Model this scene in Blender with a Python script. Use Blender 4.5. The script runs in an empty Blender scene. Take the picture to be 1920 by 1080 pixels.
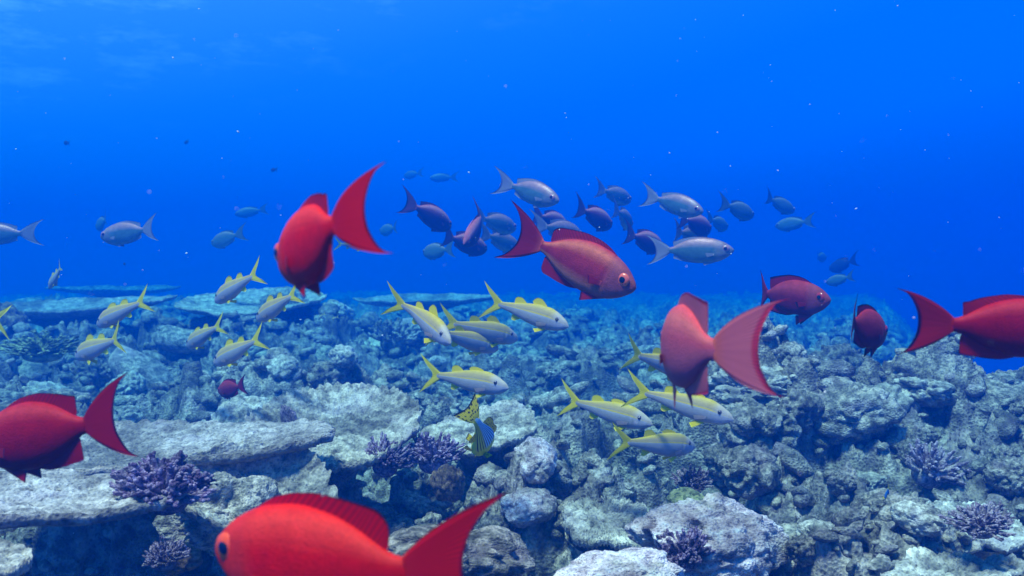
import bpy, math, random
import numpy as np
from mathutils import Vector, Matrix

# ------------------------------------------------------------------ camera, water light, sun, exposure
SC = bpy.context.scene
COL = SC.collection
FPX = 1663.0                                  # focal length in pixels of a 1920 px wide picture
CAM = Vector((0.0, 0.0, 1.0))
PITCH = math.radians(4.0)
cd = bpy.data.cameras.new("camera")
cam = bpy.data.objects.new("camera", cd)
COL.objects.link(cam)
cam.location = CAM
cam.rotation_euler = (math.pi/2 - PITCH, 0, 0)
cd.sensor_width = 36.0
cd.lens = 36.0*FPX/1920.0
cd.clip_start = 0.02
cd.clip_end = 500.0
cd.dof.use_dof = True
cd.dof.focus_distance = 2.6
cd.dof.aperture_fstop = 5.6
SC.camera = cam
FWD = Vector((0, math.cos(PITCH), -math.sin(PITCH)))
RIGHT = Vector((1, 0, 0))
UP = Vector((0, math.sin(PITCH), math.cos(PITCH)))

def at(px, py, d):
    return CAM + FWD*d + RIGHT*((px-960.0)/FPX*d) + UP*((540.0-py)/FPX*d)

def on_z(px, py, z):
    """the point of a horizontal plane at height z that this pixel looks at"""
    r = FWD + RIGHT*((px-960.0)/FPX) + UP*((540.0-py)/FPX)
    return CAM + r*((z-CAM.z)/r.z)

w = bpy.data.worlds.new("World")
SC.world = w
w.use_nodes = True
nt = w.node_tree
for n in list(nt.nodes): nt.nodes.remove(n)
def N(nt, typ, **kw):
    n = nt.nodes.new(typ)
    for k, v in kw.items():
        if k.startswith("i_"):
            key = k[2:]
            key = int(key) if key.isdigit() else key.replace("_", " ")
            n.inputs[key].default_value = v
        else:
            setattr(n, k, v)
    return n
L = nt.links.new
wo = N(nt, "ShaderNodeOutputWorld")
bg = N(nt, "ShaderNodeBackground"); bg.inputs["Strength"].default_value = 0.60
tc = N(nt, "ShaderNodeTexCoord")
sx = N(nt, "ShaderNodeSeparateXYZ"); L(tc.outputs["Generated"], sx.inputs[0])
# open water: bright towards the surface, deeper blue at and under eye level, a little darker to the right
m1 = N(nt, "ShaderNodeMath", operation="MULTIPLY_ADD"); L(sx.outputs["X"], m1.inputs[0]); m1.inputs[1].default_value = -0.30
L(sx.outputs["Z"], m1.inputs[2])
rp = N(nt, "ShaderNodeMapRange"); L(m1.outputs[0], rp.inputs[0])
rp.inputs[1].default_value = -0.5; rp.inputs[2].default_value = 1.0
cr = N(nt, "ShaderNodeValToRGB"); L(rp.outputs[0], cr.inputs[0])
def ramp(node, stops):
    e = node.color_ramp.elements
    while len(e) > 1: e.remove(e[-1])
    e[0].position, e[0].color = stops[0][0], (*stops[0][1], 1)
    for p, c in stops[1:]:
        q = e.new(p); q.color = (*c, 1)
# positions: z -0.5..1 -> 0..1 ; 0.333 is eye level
ramp(cr, [(0.0, (0.0, 0.012, 0.09)), (0.22, (0.0, 0.09, 0.60)), (0.333, (0.0, 0.20, 1.35)), (0.40, (0.0, 0.20, 1.25)),
          (0.48, (0.016, 0.25, 1.2)), (0.60, (0.10, 0.38, 1.25)), (0.75, (0.16, 0.36, 0.85)), (1.0, (0.20, 0.38, 0.75))])
wn = N(nt, "ShaderNodeTexNoise", i_Scale=9.0, i_Detail=6.0, i_Roughness=0.7)      # ripples of the surface far overhead
wm = N(nt, "ShaderNodeMapping"); wm.inputs["Scale"].default_value = (1.0, 1.0, 3.5); L(tc.outputs["Generated"], wm.inputs[0]); L(wm.outputs[0], wn.inputs["Vector"])
wa = N(nt, "ShaderNodeMapRange"); L(wn.outputs["Fac"], wa.inputs[0]); wa.inputs[1].default_value = 0.52; wa.inputs[2].default_value = 0.72
wz = N(nt, "ShaderNodeMapRange"); L(m1.outputs[0], wz.inputs[0]); wz.inputs[1].default_value = 0.20; wz.inputs[2].default_value = 0.38; wz.inputs[4].default_value = 0.7
wx_ = N(nt, "ShaderNodeMath", operation="MULTIPLY"); L(wa.outputs[0], wx_.inputs[0]); L(wz.outputs[0], wx_.inputs[1])
wmx = N(nt, "ShaderNodeMixRGB"); L(wx_.outputs[0], wmx.inputs[0]); L(cr.outputs[0], wmx.inputs[1]); wmx.inputs[2].default_value = (0.30, 0.62, 1.35, 1)
L(wmx.outputs[0], bg.inputs[0]); L(bg.outputs[0], wo.inputs[0])

sd = bpy.data.lights.new("sun", "SUN"); sd.energy = 5.0; sd.angle = math.radians(9); sd.color = (1.0, 0.70, 0.62)
sun = bpy.data.objects.new("sun", sd); COL.objects.link(sun)
SUN_EL, SUN_AZ = math.radians(70), math.radians(-140)      # azimuth from +Y clockwise; behind the camera's left
sdir = Vector((math.sin(SUN_AZ)*math.cos(SUN_EL), math.cos(SUN_AZ)*math.cos(SUN_EL), math.sin(SUN_EL)))
sun.rotation_euler = sdir.to_track_quat('Z', 'Y').to_euler()
sun.location = (0, 0, 10)

SC.view_settings.view_transform = 'Standard'
SC.view_settings.look = 'None'
SC.view_settings.exposure = 0.68
SC.view_settings.gamma = 1.0
SC.view_settings.use_curve_mapping = False
SC.render.engine = 'CYCLES'
cy = SC.cycles
cy.use_denoising = True
cy.max_bounces = 8; cy.diffuse_bounces = 1; cy.glossy_bounces = 2; cy.transmission_bounces = 2
cy.volume_bounces = 4; cy.transparent_max_bounces = 6
cy.caustics_reflective = False; cy.caustics_refractive = False
cy.sample_clamp_indirect = 4.0

# ------------------------------------------------------------------ numpy noise
def _hash(ix, iy, iz, seed):
    h = (ix.astype(np.int64)*374761393 + iy.astype(np.int64)*668265263 + iz.astype(np.int64)*2147483647 + seed*974711) & 0xFFFFFFFF
    h = ((h ^ (h >> 13))*1274126177) & 0xFFFFFFFF
    h = ((h ^ (h >> 16))*2246822519) & 0xFFFFFFFF
    h = h ^ (h >> 15)
    return (h & 0xFFFFFF)/float(0x1000000)

def vnoise(p, seed=0):
    """value noise, 0..1"""
    i = np.floor(p).astype(np.int64); f = p - i; u = f*f*f*(f*(f*6-15)+10)
    r = 0
    for dx in (0, 1):
        wx = u[:, 0] if dx else 1-u[:, 0]
        for dy in (0, 1):
            wy = u[:, 1] if dy else 1-u[:, 1]
            for dz in (0, 1):
                wz = u[:, 2] if dz else 1-u[:, 2]
                r = r + wx*wy*wz*_hash(i[:, 0]+dx, i[:, 1]+dy, i[:, 2]+dz, seed)
    return r

def fbm(p, octv=4, seed=0, gain=0.5):
    a, s, t = 1.0, 0.0, 0.0
    for k in range(octv):
        s = s + a*(vnoise(p*(2.03**k)+k*17.3, seed+k)*2-1); t += a; a *= gain
    return s/t

def worley(p, seed=0):
    i = np.floor(p).astype(np.int64); best = np.full(len(p), 9.0); best2 = best.copy()
    for dx in (-1, 0, 1):
        for dy in (-1, 0, 1):
            for dz in (-1, 0, 1):
                cx, cy_, cz = i[:, 0]+dx, i[:, 1]+dy, i[:, 2]+dz
                q = np.stack([cx+_hash(cx, cy_, cz, seed), cy_+_hash(cx, cy_, cz, seed+1), cz+_hash(cx, cy_, cz, seed+2)], 1)
                d = np.sum((q-p)**2, 1)
                best2 = np.minimum(best2, np.maximum(best, d)); best = np.minimum(best, d)
    return np.sqrt(best), np.sqrt(best2)

def worley2(p2, seed=0):
    """2-D cells: nearest distance, and a random number of the nearest cell"""
    i = np.floor(p2).astype(np.int64); best = np.full(len(p2), 9.0); rid = np.zeros(len(p2))
    z = np.zeros(len(p2), dtype=np.int64)
    for dx in (-1, 0, 1):
        for dy in (-1, 0, 1):
            cx, cy_ = i[:, 0]+dx, i[:, 1]+dy
            q = np.stack([cx+_hash(cx, cy_, z, seed), cy_+_hash(cx, cy_, z, seed+1)], 1)
            d = np.sum((q-p2)**2, 1)
            h = _hash(cx, cy_, z, seed+5)
            rid = np.where(d < best, h, rid); best = np.minimum(best, d)
    return np.sqrt(best), rid

# ------------------------------------------------------------------ mesh + object helpers
def mesh_np(name, verts, faces, mat=None, uv=None, smooth=True):
    me = bpy.data.meshes.new(name)
    verts = np.asarray(verts, dtype=np.float32)
    me.vertices.add(len(verts)); me.vertices.foreach_set("co", verts.ravel())
    quads = isinstance(faces, np.ndarray)
    if quads:
        n = faces.shape[1]; fl = faces.astype(np.int32).ravel(); starts = np.arange(0, len(fl), n, dtype=np.int32)
        tot = np.full(len(faces), n, dtype=np.int32)
    else:
        fl = np.concatenate([np.asarray(f, dtype=np.int32) for f in faces])
        tot = np.array([len(f) for f in faces], dtype=np.int32); starts = np.concatenate([[0], np.cumsum(tot)[:-1]]).astype(np.int32)
    me.loops.add(len(fl)); me.loops.foreach_set("vertex_index", fl)
    me.polygons.add(len(tot)); me.polygons.foreach_set("loop_start", starts); me.polygons.foreach_set("loop_total", tot)
    me.update(calc_edges=True)
    if smooth: me.polygons.foreach_set("use_smooth", np.ones(len(tot), dtype=bool))
    if uv is not None:
        lay = me.uv_layers.new(name="UVMap"); uv = np.asarray(uv, dtype=np.float32)
        lay.data.foreach_set("uv", uv[fl].ravel())
    if mat: me.materials.append(mat)
    me.validate(); me.update()
    return me

def obj(name, me, parent=None, loc=None):
    o = bpy.data.objects.new(name, me); COL.objects.link(o)
    if parent: o.parent = parent
    if loc is not None: o.location = loc
    return o

def tag(o, label=None, cat=None, group=None, kind=None):
    if label: o["label"] = label
    if cat: o["category"] = cat
    if group: o["group"] = group
    if kind: o["kind"] = kind
    return o

def spline(xs, ys, x):
    """smooth monotone-ish cubic through the points"""
    xs = np.asarray(xs, float); ys = np.asarray(ys, float); x = np.asarray(x, float)
    h = np.diff(xs); d = np.diff(ys)/h; m = np.zeros(len(xs))
    m[0], m[-1] = d[0], d[-1]
    for i in range(1, len(xs)-1):
        m[i] = 0 if d[i-1]*d[i] <= 0 else 3*(h[i-1]+h[i])/((2*h[i]+h[i-1])/d[i-1]+(h[i]+2*h[i-1])/d[i])
    k = np.clip(np.searchsorted(xs, x)-1, 0, len(h)-1)
    t = (x-xs[k])/h[k]; t2, t3 = t*t, t*t*t
    return (2*t3-3*t2+1)*ys[k]+(t3-2*t2+t)*h[k]*m[k]+(-2*t3+3*t2)*ys[k+1]+(t3-t2)*h[k]*m[k+1]

# ------------------------------------------------------------------ materials
def new_mat(name):
    m = bpy.data.materials.new(name); m.use_nodes = True; t = m.node_tree
    for n in list(t.nodes): t.nodes.remove(n)
    out = t.nodes.new("ShaderNodeOutputMaterial")
    return m, t, out

UNIT = {}
def reef_mat(name, pale, mid, dark, tint, scale=1.0, bump=0.5, fine=90.0):
    m = _reef_mat(name, pale, mid, dark, tint, scale, bump, fine=fine)
    UNIT[name] = _reef_mat(name + "_small", pale, mid, dark, tint, scale*.17, bump, fine=fine, dist=.006)    # for meshes built about 1 across and scaled down
    return m
def _reef_mat(name, pale, mid, dark, tint, scale=1.0, bump=0.5, tint_amt=0.5, coords="Object", fine=90.0, dist=None):
    """dead and living coral rock: pale limestone, algae turf, coralline patches, pitted surface"""
    m, t, out = new_mat(name); l = t.links.new
    tc = N(t, "ShaderNodeTexCoord")
    oi = N(t, "ShaderNodeObjectInfo")
    src = tc.outputs[coords]
    if coords == "Object":
        ad = N(t, "ShaderNodeVectorMath", operation="MULTIPLY_ADD"); l(oi.outputs["Random"], ad.inputs[0])
        ad.inputs[1].default_value = (37, 53, 71); l(src, ad.inputs[2]); src = ad.outputs[0]
    n1 = N(t, "ShaderNodeTexNoise", i_Scale=4.0*scale, i_Detail=8.0, i_Roughness=0.62); l(src, n1.inputs["Vector"])
    n2 = N(t, "ShaderNodeTexNoise", i_Scale=19.0*scale, i_Detail=7.0, i_Roughness=0.65); l(src, n2.inputs["Vector"])
    n3 = N(t, "ShaderNodeTexNoise", i_Scale=2.1*scale, i_Detail=5.0, i_Roughness=0.6); l(src, n3.inputs["Vector"])
    c1 = N(t, "ShaderNodeValToRGB"); l(n2.outputs["Fac"], c1.inputs[0])
    ramp(c1, [(0.34, dark), (0.47, mid), (0.56, pale), (0.70, tuple(min(1, c*1.5) for c in pale))])
    c2 = N(t, "ShaderNodeValToRGB"); l(n1.outputs["Fac"], c2.inputs[0]); ramp(c2, [(0.52, (0, 0, 0)), (0.66, (tint_amt,)*3)])
    mx = N(t, "ShaderNodeMixRGB"); l(c2.outputs[0], mx.inputs[0]); l(c1.outputs[0], mx.inputs[1]); mx.inputs[2].default_value = (*tint, 1)
    c3 = N(t, "ShaderNodeValToRGB"); l(n3.outputs["Fac"], c3.inputs[0]); ramp(c3, [(0.40, (0.24, 0.25, 0.25)), (0.54, (1, 1, 1))])
    mm = N(t, "ShaderNodeMixRGB", blend_type="MULTIPLY"); mm.inputs[0].default_value = 0.75
    l(mx.outputs[0], mm.inputs[1]); l(c3.outputs[0], mm.inputs[2])
    vo = N(t, "ShaderNodeTexVoronoi", i_Scale=fine*scale); l(src, vo.inputs["Vector"])
    n4 = N(t, "ShaderNodeTexNoise", i_Scale=fine*0.6*scale, i_Detail=6.0, i_Roughness=0.7); l(src, n4.inputs["Vector"])
    ma = N(t, "ShaderNodeMath", operation="MULTIPLY_ADD"); l(vo.outputs["Distance"], ma.inputs[0]); ma.inputs[1].default_value = 0.7; l(n4.outputs["Fac"], ma.inputs[2])
    # polyps and pits also differ in colour
    c4 = N(t, "ShaderNodeValToRGB"); l(ma.outputs[0], c4.inputs[0]); ramp(c4, [(0.50, (0.38, 0.38, 0.42)), (0.85, (1.2, 1.2, 1.18))])
    m5 = N(t, "ShaderNodeMixRGB", blend_type="MULTIPLY"); m5.inputs[0].default_value = 0.8
    l(mm.outputs[0], m5.inputs[1]); l(c4.outputs[0], m5.inputs[2])
    hv = N(t, "ShaderNodeHueSaturation"); l(m5.outputs[0], hv.inputs["Color"])
    vr = N(t, "ShaderNodeMapRange"); l(oi.outputs["Random"], vr.inputs[0]); vr.inputs[3].default_value = 0.85; vr.inputs[4].default_value = 1.25
    l(vr.outputs[0], hv.inputs["Value"])
    bp = N(t, "ShaderNodeBump"); bp.inputs["Strength"].default_value = bump; bp.inputs["Distance"].default_value = dist or 0.012/scale; l(ma.outputs[0], bp.inputs["Height"])
    bs = N(t, "ShaderNodeBsdfPrincipled"); bs.inputs["Roughness"].default_value = 0.9
    bs.inputs["Specular IOR Level"].default_value = 0.15
    l(hv.outputs[0], bs.inputs["Base Color"]); l(bp.outputs[0], bs.inputs["Normal"]); l(bs.outputs[0], out.inputs[0])
    return m

def simple_mat(name, col, rough=0.5, spec=0.5, coat=0.0):
    m, t, out = new_mat(name)
    bs = N(t, "ShaderNodeBsdfPrincipled"); bs.inputs["Roughness"].default_value = rough
    bs.inputs["Specular IOR Level"].default_value = spec; bs.inputs["Coat Weight"].default_value = coat
    tc = N(t, "ShaderNodeTexCoord"); n = N(t, "ShaderNodeTexNoise", i_Scale=30.0, i_Detail=4.0)
    t.links.new(tc.outputs["Object"], n.inputs["Vector"])
    c = N(t, "ShaderNodeValToRGB"); t.links.new(n.outputs["Fac"], c.inputs[0])
    ramp(c, [(0.3, tuple(x*0.8 for x in col)), (0.7, col)])
    t.links.new(c.outputs[0], bs.inputs["Base Color"]); t.links.new(bs.outputs[0], out.inputs[0])
    return m

def fish_skin(name, stops, head=None, blotch=0.12, rough=0.5, spec=0.06, metal=0.0, line=None, stripes=None, head_to=0.27):
    """flank colours run from belly (v = 0) to back (v = 1) in the fish's own UV; head: another colour over the face"""
    m, t, out = new_mat(name); l = t.links.new
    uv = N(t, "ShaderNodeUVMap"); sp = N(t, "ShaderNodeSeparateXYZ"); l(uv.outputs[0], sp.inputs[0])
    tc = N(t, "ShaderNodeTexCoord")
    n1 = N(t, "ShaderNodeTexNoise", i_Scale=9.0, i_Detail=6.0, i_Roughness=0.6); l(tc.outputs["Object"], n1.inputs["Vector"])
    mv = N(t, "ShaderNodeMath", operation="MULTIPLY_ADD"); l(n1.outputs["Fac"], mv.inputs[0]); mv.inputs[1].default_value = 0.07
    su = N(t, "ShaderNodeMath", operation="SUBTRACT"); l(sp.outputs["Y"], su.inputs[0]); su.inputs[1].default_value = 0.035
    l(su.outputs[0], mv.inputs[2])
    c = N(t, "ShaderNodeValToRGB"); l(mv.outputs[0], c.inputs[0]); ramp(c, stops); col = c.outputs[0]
    if line:      # a narrow coloured line along the flank
        lo, hi, lc = line
        d = N(t, "ShaderNodeMath", operation="COMPARE"); l(sp.outputs["Y"], d.inputs[0]); d.inputs[1].default_value = (lo+hi)/2; d.inputs[2].default_value = (hi-lo)/2
        x = N(t, "ShaderNodeMixRGB"); l(d.outputs[0], x.inputs[0]); l(col, x.inputs[1]); x.inputs[2].default_value = (*lc, 1); col = x.outputs[0]
    if stripes:
        a, b, fu, fv = stripes
        q = N(t, "ShaderNodeMath", operation="MULTIPLY"); l(sp.outputs["X"], q.inputs[0]); q.inputs[1].default_value = fu
        q2 = N(t, "ShaderNodeMath", operation="MULTIPLY_ADD"); l(sp.outputs["Y"], q2.inputs[0]); q2.inputs[1].default_value = fv; l(q.outputs[0], q2.inputs[2])
        q3 = N(t, "ShaderNodeMath", operation="SINE"); l(q2.outputs[0], q3.inputs[0])
        cc = N(t, "ShaderNodeValToRGB"); l(q3.outputs[0], cc.inputs[0]); ramp(cc, [(0.0, a), (0.42, a), (0.58, b)])
        gm = N(t, "ShaderNodeMixRGB", blend_type="MULTIPLY"); gm.inputs[0].default_value = 1.0
        l(col, gm.inputs[1]); l(cc.outputs[0], gm.inputs[2]); col = gm.outputs[0]
    if head:
        hr = N(t, "ShaderNodeMapRange", interpolation_type="SMOOTHSTEP"); l(sp.outputs["X"], hr.inputs[0])
        hr.inputs[1].default_value = head_to; hr.inputs[2].default_value = head_to-0.09; hr.inputs[3].default_value = 0; hr.inputs[4].default_value = head[3]
        x = N(t, "ShaderNodeMixRGB"); l(hr.outputs[0], x.inputs[0]); l(col, x.inputs[1]); x.inputs[2].default_value = (*head[:3], 1); col = x.outputs[0]
    # scales
    mp = N(t, "ShaderNodeMapping"); l(uv.outputs[0], mp.inputs[0]); mp.inputs["Scale"].default_value = (95, 55, 1)
    vo = N(t, "ShaderNodeTexVoronoi", i_Scale=1.0); l(mp.outputs[0], vo.inputs["Vector"])
    n2 = N(t, "ShaderNodeTexNoise", i_Scale=14.0, i_Detail=5.0, i_Roughness=0.65); l(tc.outputs["Object"], n2.inputs["Vector"])
    c5 = N(t, "ShaderNodeMapRange"); l(n2.outputs["Fac"], c5.inputs[0]); c5.inputs[1].default_value = 0.3; c5.inputs[2].default_value = 0.7
    c5.inputs[3].default_value = 1-blotch; c5.inputs[4].default_value = 1+blotch
    la = N(t, "ShaderNodeMath", operation="COMPARE"); l(sp.outputs["Y"], la.inputs[0]); la.inputs[1].default_value = .715; la.inputs[2].default_value = .005
    sc_ = N(t, "ShaderNodeMapRange"); l(vo.outputs["Distance"], sc_.inputs[0]); sc_.inputs[1].default_value = .1; sc_.inputs[2].default_value = .75; sc_.inputs[3].default_value = 1.07; sc_.inputs[4].default_value = .86
    lm = N(t, "ShaderNodeMath", operation="MULTIPLY_ADD"); l(la.outputs[0], lm.inputs[0]); lm.inputs[1].default_value = -.16; l(sc_.outputs[0], lm.inputs[2])
    vm = N(t, "ShaderNodeMath", operation="MULTIPLY"); l(lm.outputs[0], vm.inputs[0]); l(c5.outputs[0], vm.inputs[1])
    hs = N(t, "ShaderNodeHueSaturation"); l(col, hs.inputs["Color"]); l(vm.outputs[0], hs.inputs["Value"])
    bp = N(t, "ShaderNodeBump"); bp.inputs["Strength"].default_value = 0.3; bp.inputs["Distance"].default_value = 0.002; l(vo.outputs["Distance"], bp.inputs["Height"])
    bs = N(t, "ShaderNodeBsdfPrincipled"); bs.inputs["Roughness"].default_value = rough; bs.inputs["Specular IOR Level"].default_value = spec
    bs.inputs["Metallic"].default_value = metal
    l(hs.outputs[0], bs.inputs["Base Color"]); l(bp.outputs[0], bs.inputs["Normal"]); l(bs.outputs[0], out.inputs[0])
    return m

def fin_mat(name, base, edge, root=None, rays=26, spots=None, edge_at=0.93, trans=0.35):
    """fin membrane: rays across u, root colour at v = 0, margin colour at v = 1; thin enough to let light through"""
    m, t, out = new_mat(name); l = t.links.new
    uv = N(t, "ShaderNodeUVMap"); sp = N(t, "ShaderNodeSeparateXYZ"); l(uv.outputs[0], sp.inputs[0])
    c = N(t, "ShaderNodeValToRGB"); l(sp.outputs["Y"], c.inputs[0])
    ramp(c, [(0.0, root or base), (0.3, base), (edge_at-0.05, base), (min(1.0, edge_at+0.02), edge)]); col = c.outputs[0]
    a = N(t, "ShaderNodeMath", operation="MULTIPLY"); l(sp.outputs["X"], a.inputs[0]); a.inputs[1].default_value = rays*6.283
    s = N(t, "ShaderNodeMath", operation="SINE"); l(a.outputs[0], s.inputs[0])
    mr = N(t, "ShaderNodeMapRange"); l(s.outputs[0], mr.inputs[0]); mr.inputs[1].default_value = -1; mr.inputs[2].default_value = 1
    mr.inputs[3].default_value = 0.66; mr.inputs[4].default_value = 1.12
    hs = N(t, "ShaderNodeHueSaturation"); l(col, hs.inputs["Color"]); l(mr.outputs[0], hs.inputs["Value"]); col = hs.outputs[0]
    if spots:
        mp = N(t, "ShaderNodeMapping"); l(uv.outputs[0], mp.inputs[0]); mp.inputs["Scale"].default_value = (8, 5, 1)
        vo = N(t, "ShaderNodeTexVoronoi", i_Scale=1.0); vo.inputs["Randomness"].default_value = 0.5; l(mp.outputs[0], vo.inputs["Vector"])
        th = N(t, "ShaderNodeMath", operation="LESS_THAN"); l(vo.outputs["Distance"], th.inputs[0]); th.inputs[1].default_value = 0.36
        x = N(t, "ShaderNodeMixRGB"); l(th.outputs[0], x.inputs[0]); l(col, x.inputs[1]); x.inputs[2].default_value = (*spots, 1); col = x.outputs[0]
    bs = N(t, "ShaderNodeBsdfPrincipled"); bs.inputs["Roughness"].default_value = 0.5; bs.inputs["Specular IOR Level"].default_value = 0.25
    tr = N(t, "ShaderNodeBsdfTranslucent"); mx = N(t, "ShaderNodeMixShader"); mx.inputs[0].default_value = trans
    l(col, bs.inputs["Base Color"]); l(col, tr.inputs["Color"])
    l(bs.outputs[0], mx.inputs[1]); l(tr.outputs[0], mx.inputs[2]); l(mx.outputs[0], out.inputs[0])
    return m
#PART2
# ------------------------------------------------------------------ fish builder (unit: snout to tail fork = 1, snout towards +X)
class Bend:
    def __init__(self, body, tail):
        s = np.linspace(-0.05, 1.3, 500)
        def S(x, a, b):
            t = np.clip((x-a)/(b-a), 0, 1); return t*t*(3-2*t)
        al = body*S(s, 0.15, 0.85) + tail*S(s, 0.66, 0.98)
        ds = s[1]-s[0]
        cx = np.cumsum(np.cos(al))*ds; cy_ = np.cumsum(np.sin(al))*ds
        i0 = np.argmin(abs(s)); cx -= cx[i0]; cy_ -= cy_[i0]
        i1 = np.argmin(abs(s-1)); self.ph = math.atan2(cy_[i1], cx[i1]); self.len = math.hypot(cx[i1], cy_[i1])
        self.s, self.al, self.cx, self.cy = s, al, cx, cy_
    def __call__(self, P):
        """P rows: s, y, z -> local xyz; the chord from snout to fork lies on X, centre at the origin"""
        s, y, z = P[:, 0], P[:, 1], P[:, 2]
        a = np.interp(s, self.s, self.al); X = np.interp(s, self.s, self.cx) + np.sin(a)*y; Y = np.interp(s, self.s, self.cy) - np.cos(a)*y
        # backwards is +X here; lateral y > 0 is the fish's left; turn the chord onto the axis, then flip both so the snout is +X
        c, q = math.cos(-self.ph), math.sin(-self.ph)
        X2 = c*X - q*Y; Y2 = q*X + c*Y
        return np.stack([self.len/2 - X2, -Y2, z], 1)

SHAPES = {
 "bigeye": dict(
    top=([0, .012, .04, .10, .18, .28, .40, .52, .62, .70, .77, .82, .87], [.004, .024, .054, .102, .142, .172, .182, .164, .128, .082, .045, .038, .030]),
    bot=([0, .012, .04, .10, .18, .28, .40, .52, .62, .70, .77, .82, .87], [-.010, -.036, -.068, -.118, -.160, -.186, -.186, -.162, -.124, -.080, -.045, -.038, -.030]),
    wid=([0, .012, .04, .10, .18, .28, .40, .52, .62, .70, .77, .82, .87], [.003, .016, .030, .052, .068, .076, .072, .057, .040, .026, .015, .008, .001]),
    end=.87, eye=(.102, .024, .050), mouth=(.0, .05, -.012, -.055)),
 "goatfish": dict(
    top=([0, .03, .08, .16, .26, .36, .50, .64, .76, .86, .90], [.0, .034, .062, .095, .117, .118, .102, .075, .050, .034, .032]),
    bot=([0, .03, .08, .16, .26, .36, .50, .64, .76, .86, .90], [-.016, -.036, -.060, -.085, -.100, -.103, -.092, -.066, -.044, -.032, -.030]),
    wid=([0, .03, .08, .16, .26, .36, .50, .64, .76, .86, .90], [.006, .022, .038, .055, .065, .066, .056, .040, .024, .012, .005]),
    end=.90, eye=(.135, .036, .022), mouth=(.0, .06, -.02, -.035)),
 "sweetlips": dict(
    top=([0, .03, .08, .16, .26, .40, .54, .68, .78, .84, .88], [.0, .045, .090, .14, .165, .160, .130, .080, .050, .045, .045]),
    bot=([0, .03, .08, .16, .26, .40, .54, .68, .78, .84, .88], [-.018, -.045, -.075, -.11, -.135, -.135, -.11, -.068, -.046, -.042, -.042]),
    wid=([0, .03, .08, .16, .26, .40, .54, .68, .78, .84, .88], [.006, .032, .052, .075, .088, .085, .066, .040, .022, .014, .005]),
    end=.88, eye=(.11, .045, .026), mouth=(.0, .05, -.02, -.04)),
}

def fish_body(shape, bend, ns=46, nr=30):
    d = SHAPES[shape]
    u = np.linspace(0, 1, ns); s = d["end"]*(u**1.35)
    T, B, W = spline(*d["top"], s), spline(*d["bot"], s), spline(*d["wid"], s)
    th = np.linspace(0, 2*np.pi, nr, endpoint=False)
    V, UV = [], []
    for i in range(ns):
        zc = T[i]*0.45 + B[i]*0.55
        sn, cs = np.sin(th), np.cos(th)
        z = np.where(sn > 0, zc + (T[i]-zc)*np.abs(sn)**0.92, zc - (zc-B[i])*np.abs(sn)**0.92)
        y = W[i]*np.sign(cs)*np.abs(cs)**0.88
        # gill cover edge and cheek
        g = s[i] - (0.235 - 0.9*(z+0.01)**2) if shape != "goatfish" else s[i] - (0.235 - 1.4*z**2)
        y = y*(1 - 0.085*np.exp(-(g/0.010)**2)*np.exp(-(z/0.10)**2) + 0.05*np.exp(-((g+0.03)/0.03)**2)*np.exp(-(z/0.10)**2))
        m0, m1, z0, z1 = d["mouth"]
        if s[i] < m1:      # mouth slit
            zm = z0 + (z1-z0)*(s[i]/m1); y = y*(1 - 0.30*np.exp(-((z-zm)/0.0055)**2))
        V.append(np.stack([np.full(nr, s[i]), y, z], 1))
        UV.append(np.stack([np.full(nr, s[i]), (z-B[i])/(T[i]-B[i]+1e-6)], 1))
    V = np.concatenate(V); UV = np.concatenate(UV)
    F = []
    for i in range(ns-1):
        for j in range(nr):
            a, b = i*nr+j, i*nr+(j+1) % nr
            F.append((a, a+nr, b+nr, b))
    F.append(tuple(range(nr))); F.append(tuple(reversed(range((ns-1)*nr, ns*nr))))
    return bend(V), F, UV

def fin_sheet(A, C, B, bend, nu=22, nv=9, t0=.006, t1=.0012, amp=.0012, rays=18, wave=0.0):
    """A, C, B: base, middle and outer curve, each f(u) -> (s, y, z); a thin solid with raised rays"""
    u = np.linspace(0, 1, nu); v = np.linspace(0, 1, nv)
    def curve(K):
        K = np.asarray(K, float); k = np.linspace(0, 1, len(K))
        return np.stack([spline(k, K[:, c], u) if len(K) > 2 else np.interp(u, k, K[:, c]) for c in range(3)], 1)
    a, c, b = curve(A), curve(C), curve(B)
    P = a[None]*((1-v)**2)[:, None, None] + 2*c[None]*((1-v)*v)[:, None, None] + b[None]*(v**2)[:, None, None]
    t = (t0 + (t1-t0)*v)[:, None]*np.ones((1, nu)) + amp*np.abs(np.sin(u*rays*np.pi))[None]*(0.3+0.7*v)[:, None]*(1-v)[:, None]**0.3
    edge = np.minimum(1, np.minimum(u, 1-u)*nu/2)[None]; t = t*np.maximum(edge, 0.25)
    wv = wave*np.sin(u*7+1)[None]*(v**1.5)[:, None]
    # sheet normal: pre-bend the sheet is mostly in the s-z plane; take the true one
    du = np.gradient(P, axis=1); dv = np.gradient(P, axis=0); n = np.cross(du, dv); n /= (np.linalg.norm(n, axis=2, keepdims=True)+1e-9)
    P = P + n*wv[..., None]
    Pa, Pb = P + n*t[..., None]*.5, P - n*t[..., None]*.5
    V = np.concatenate([Pa.reshape(-1, 3), Pb.reshape(-1, 3)])
    uu, vv = np.meshgrid(u, v); UV = np.stack([uu.ravel(), vv.ravel()], 1); UV = np.concatenate([UV, UV])
    n0 = nu*nv; F = []
    for j in range(nv-1):
        for i in range(nu-1):
            p = j*nu+i
            F.append((p, p+1, p+nu+1, p+nu)); F.append((n0+p, n0+p+nu, n0+p+nu+1, n0+p+1))
    def rim(ids):
        for p, q in zip(ids[:-1], ids[1:]): F.append((p, n0+p, n0+q, q))
    rim([i for i in range(nu)][::-1]); rim([(nv-1)*nu+i for i in range(nu)])
    rim([j*nu for j in range(nv)]); rim([j*nu+nu-1 for j in range(nv)][::-1])
    return bend(V), F, UV

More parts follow.
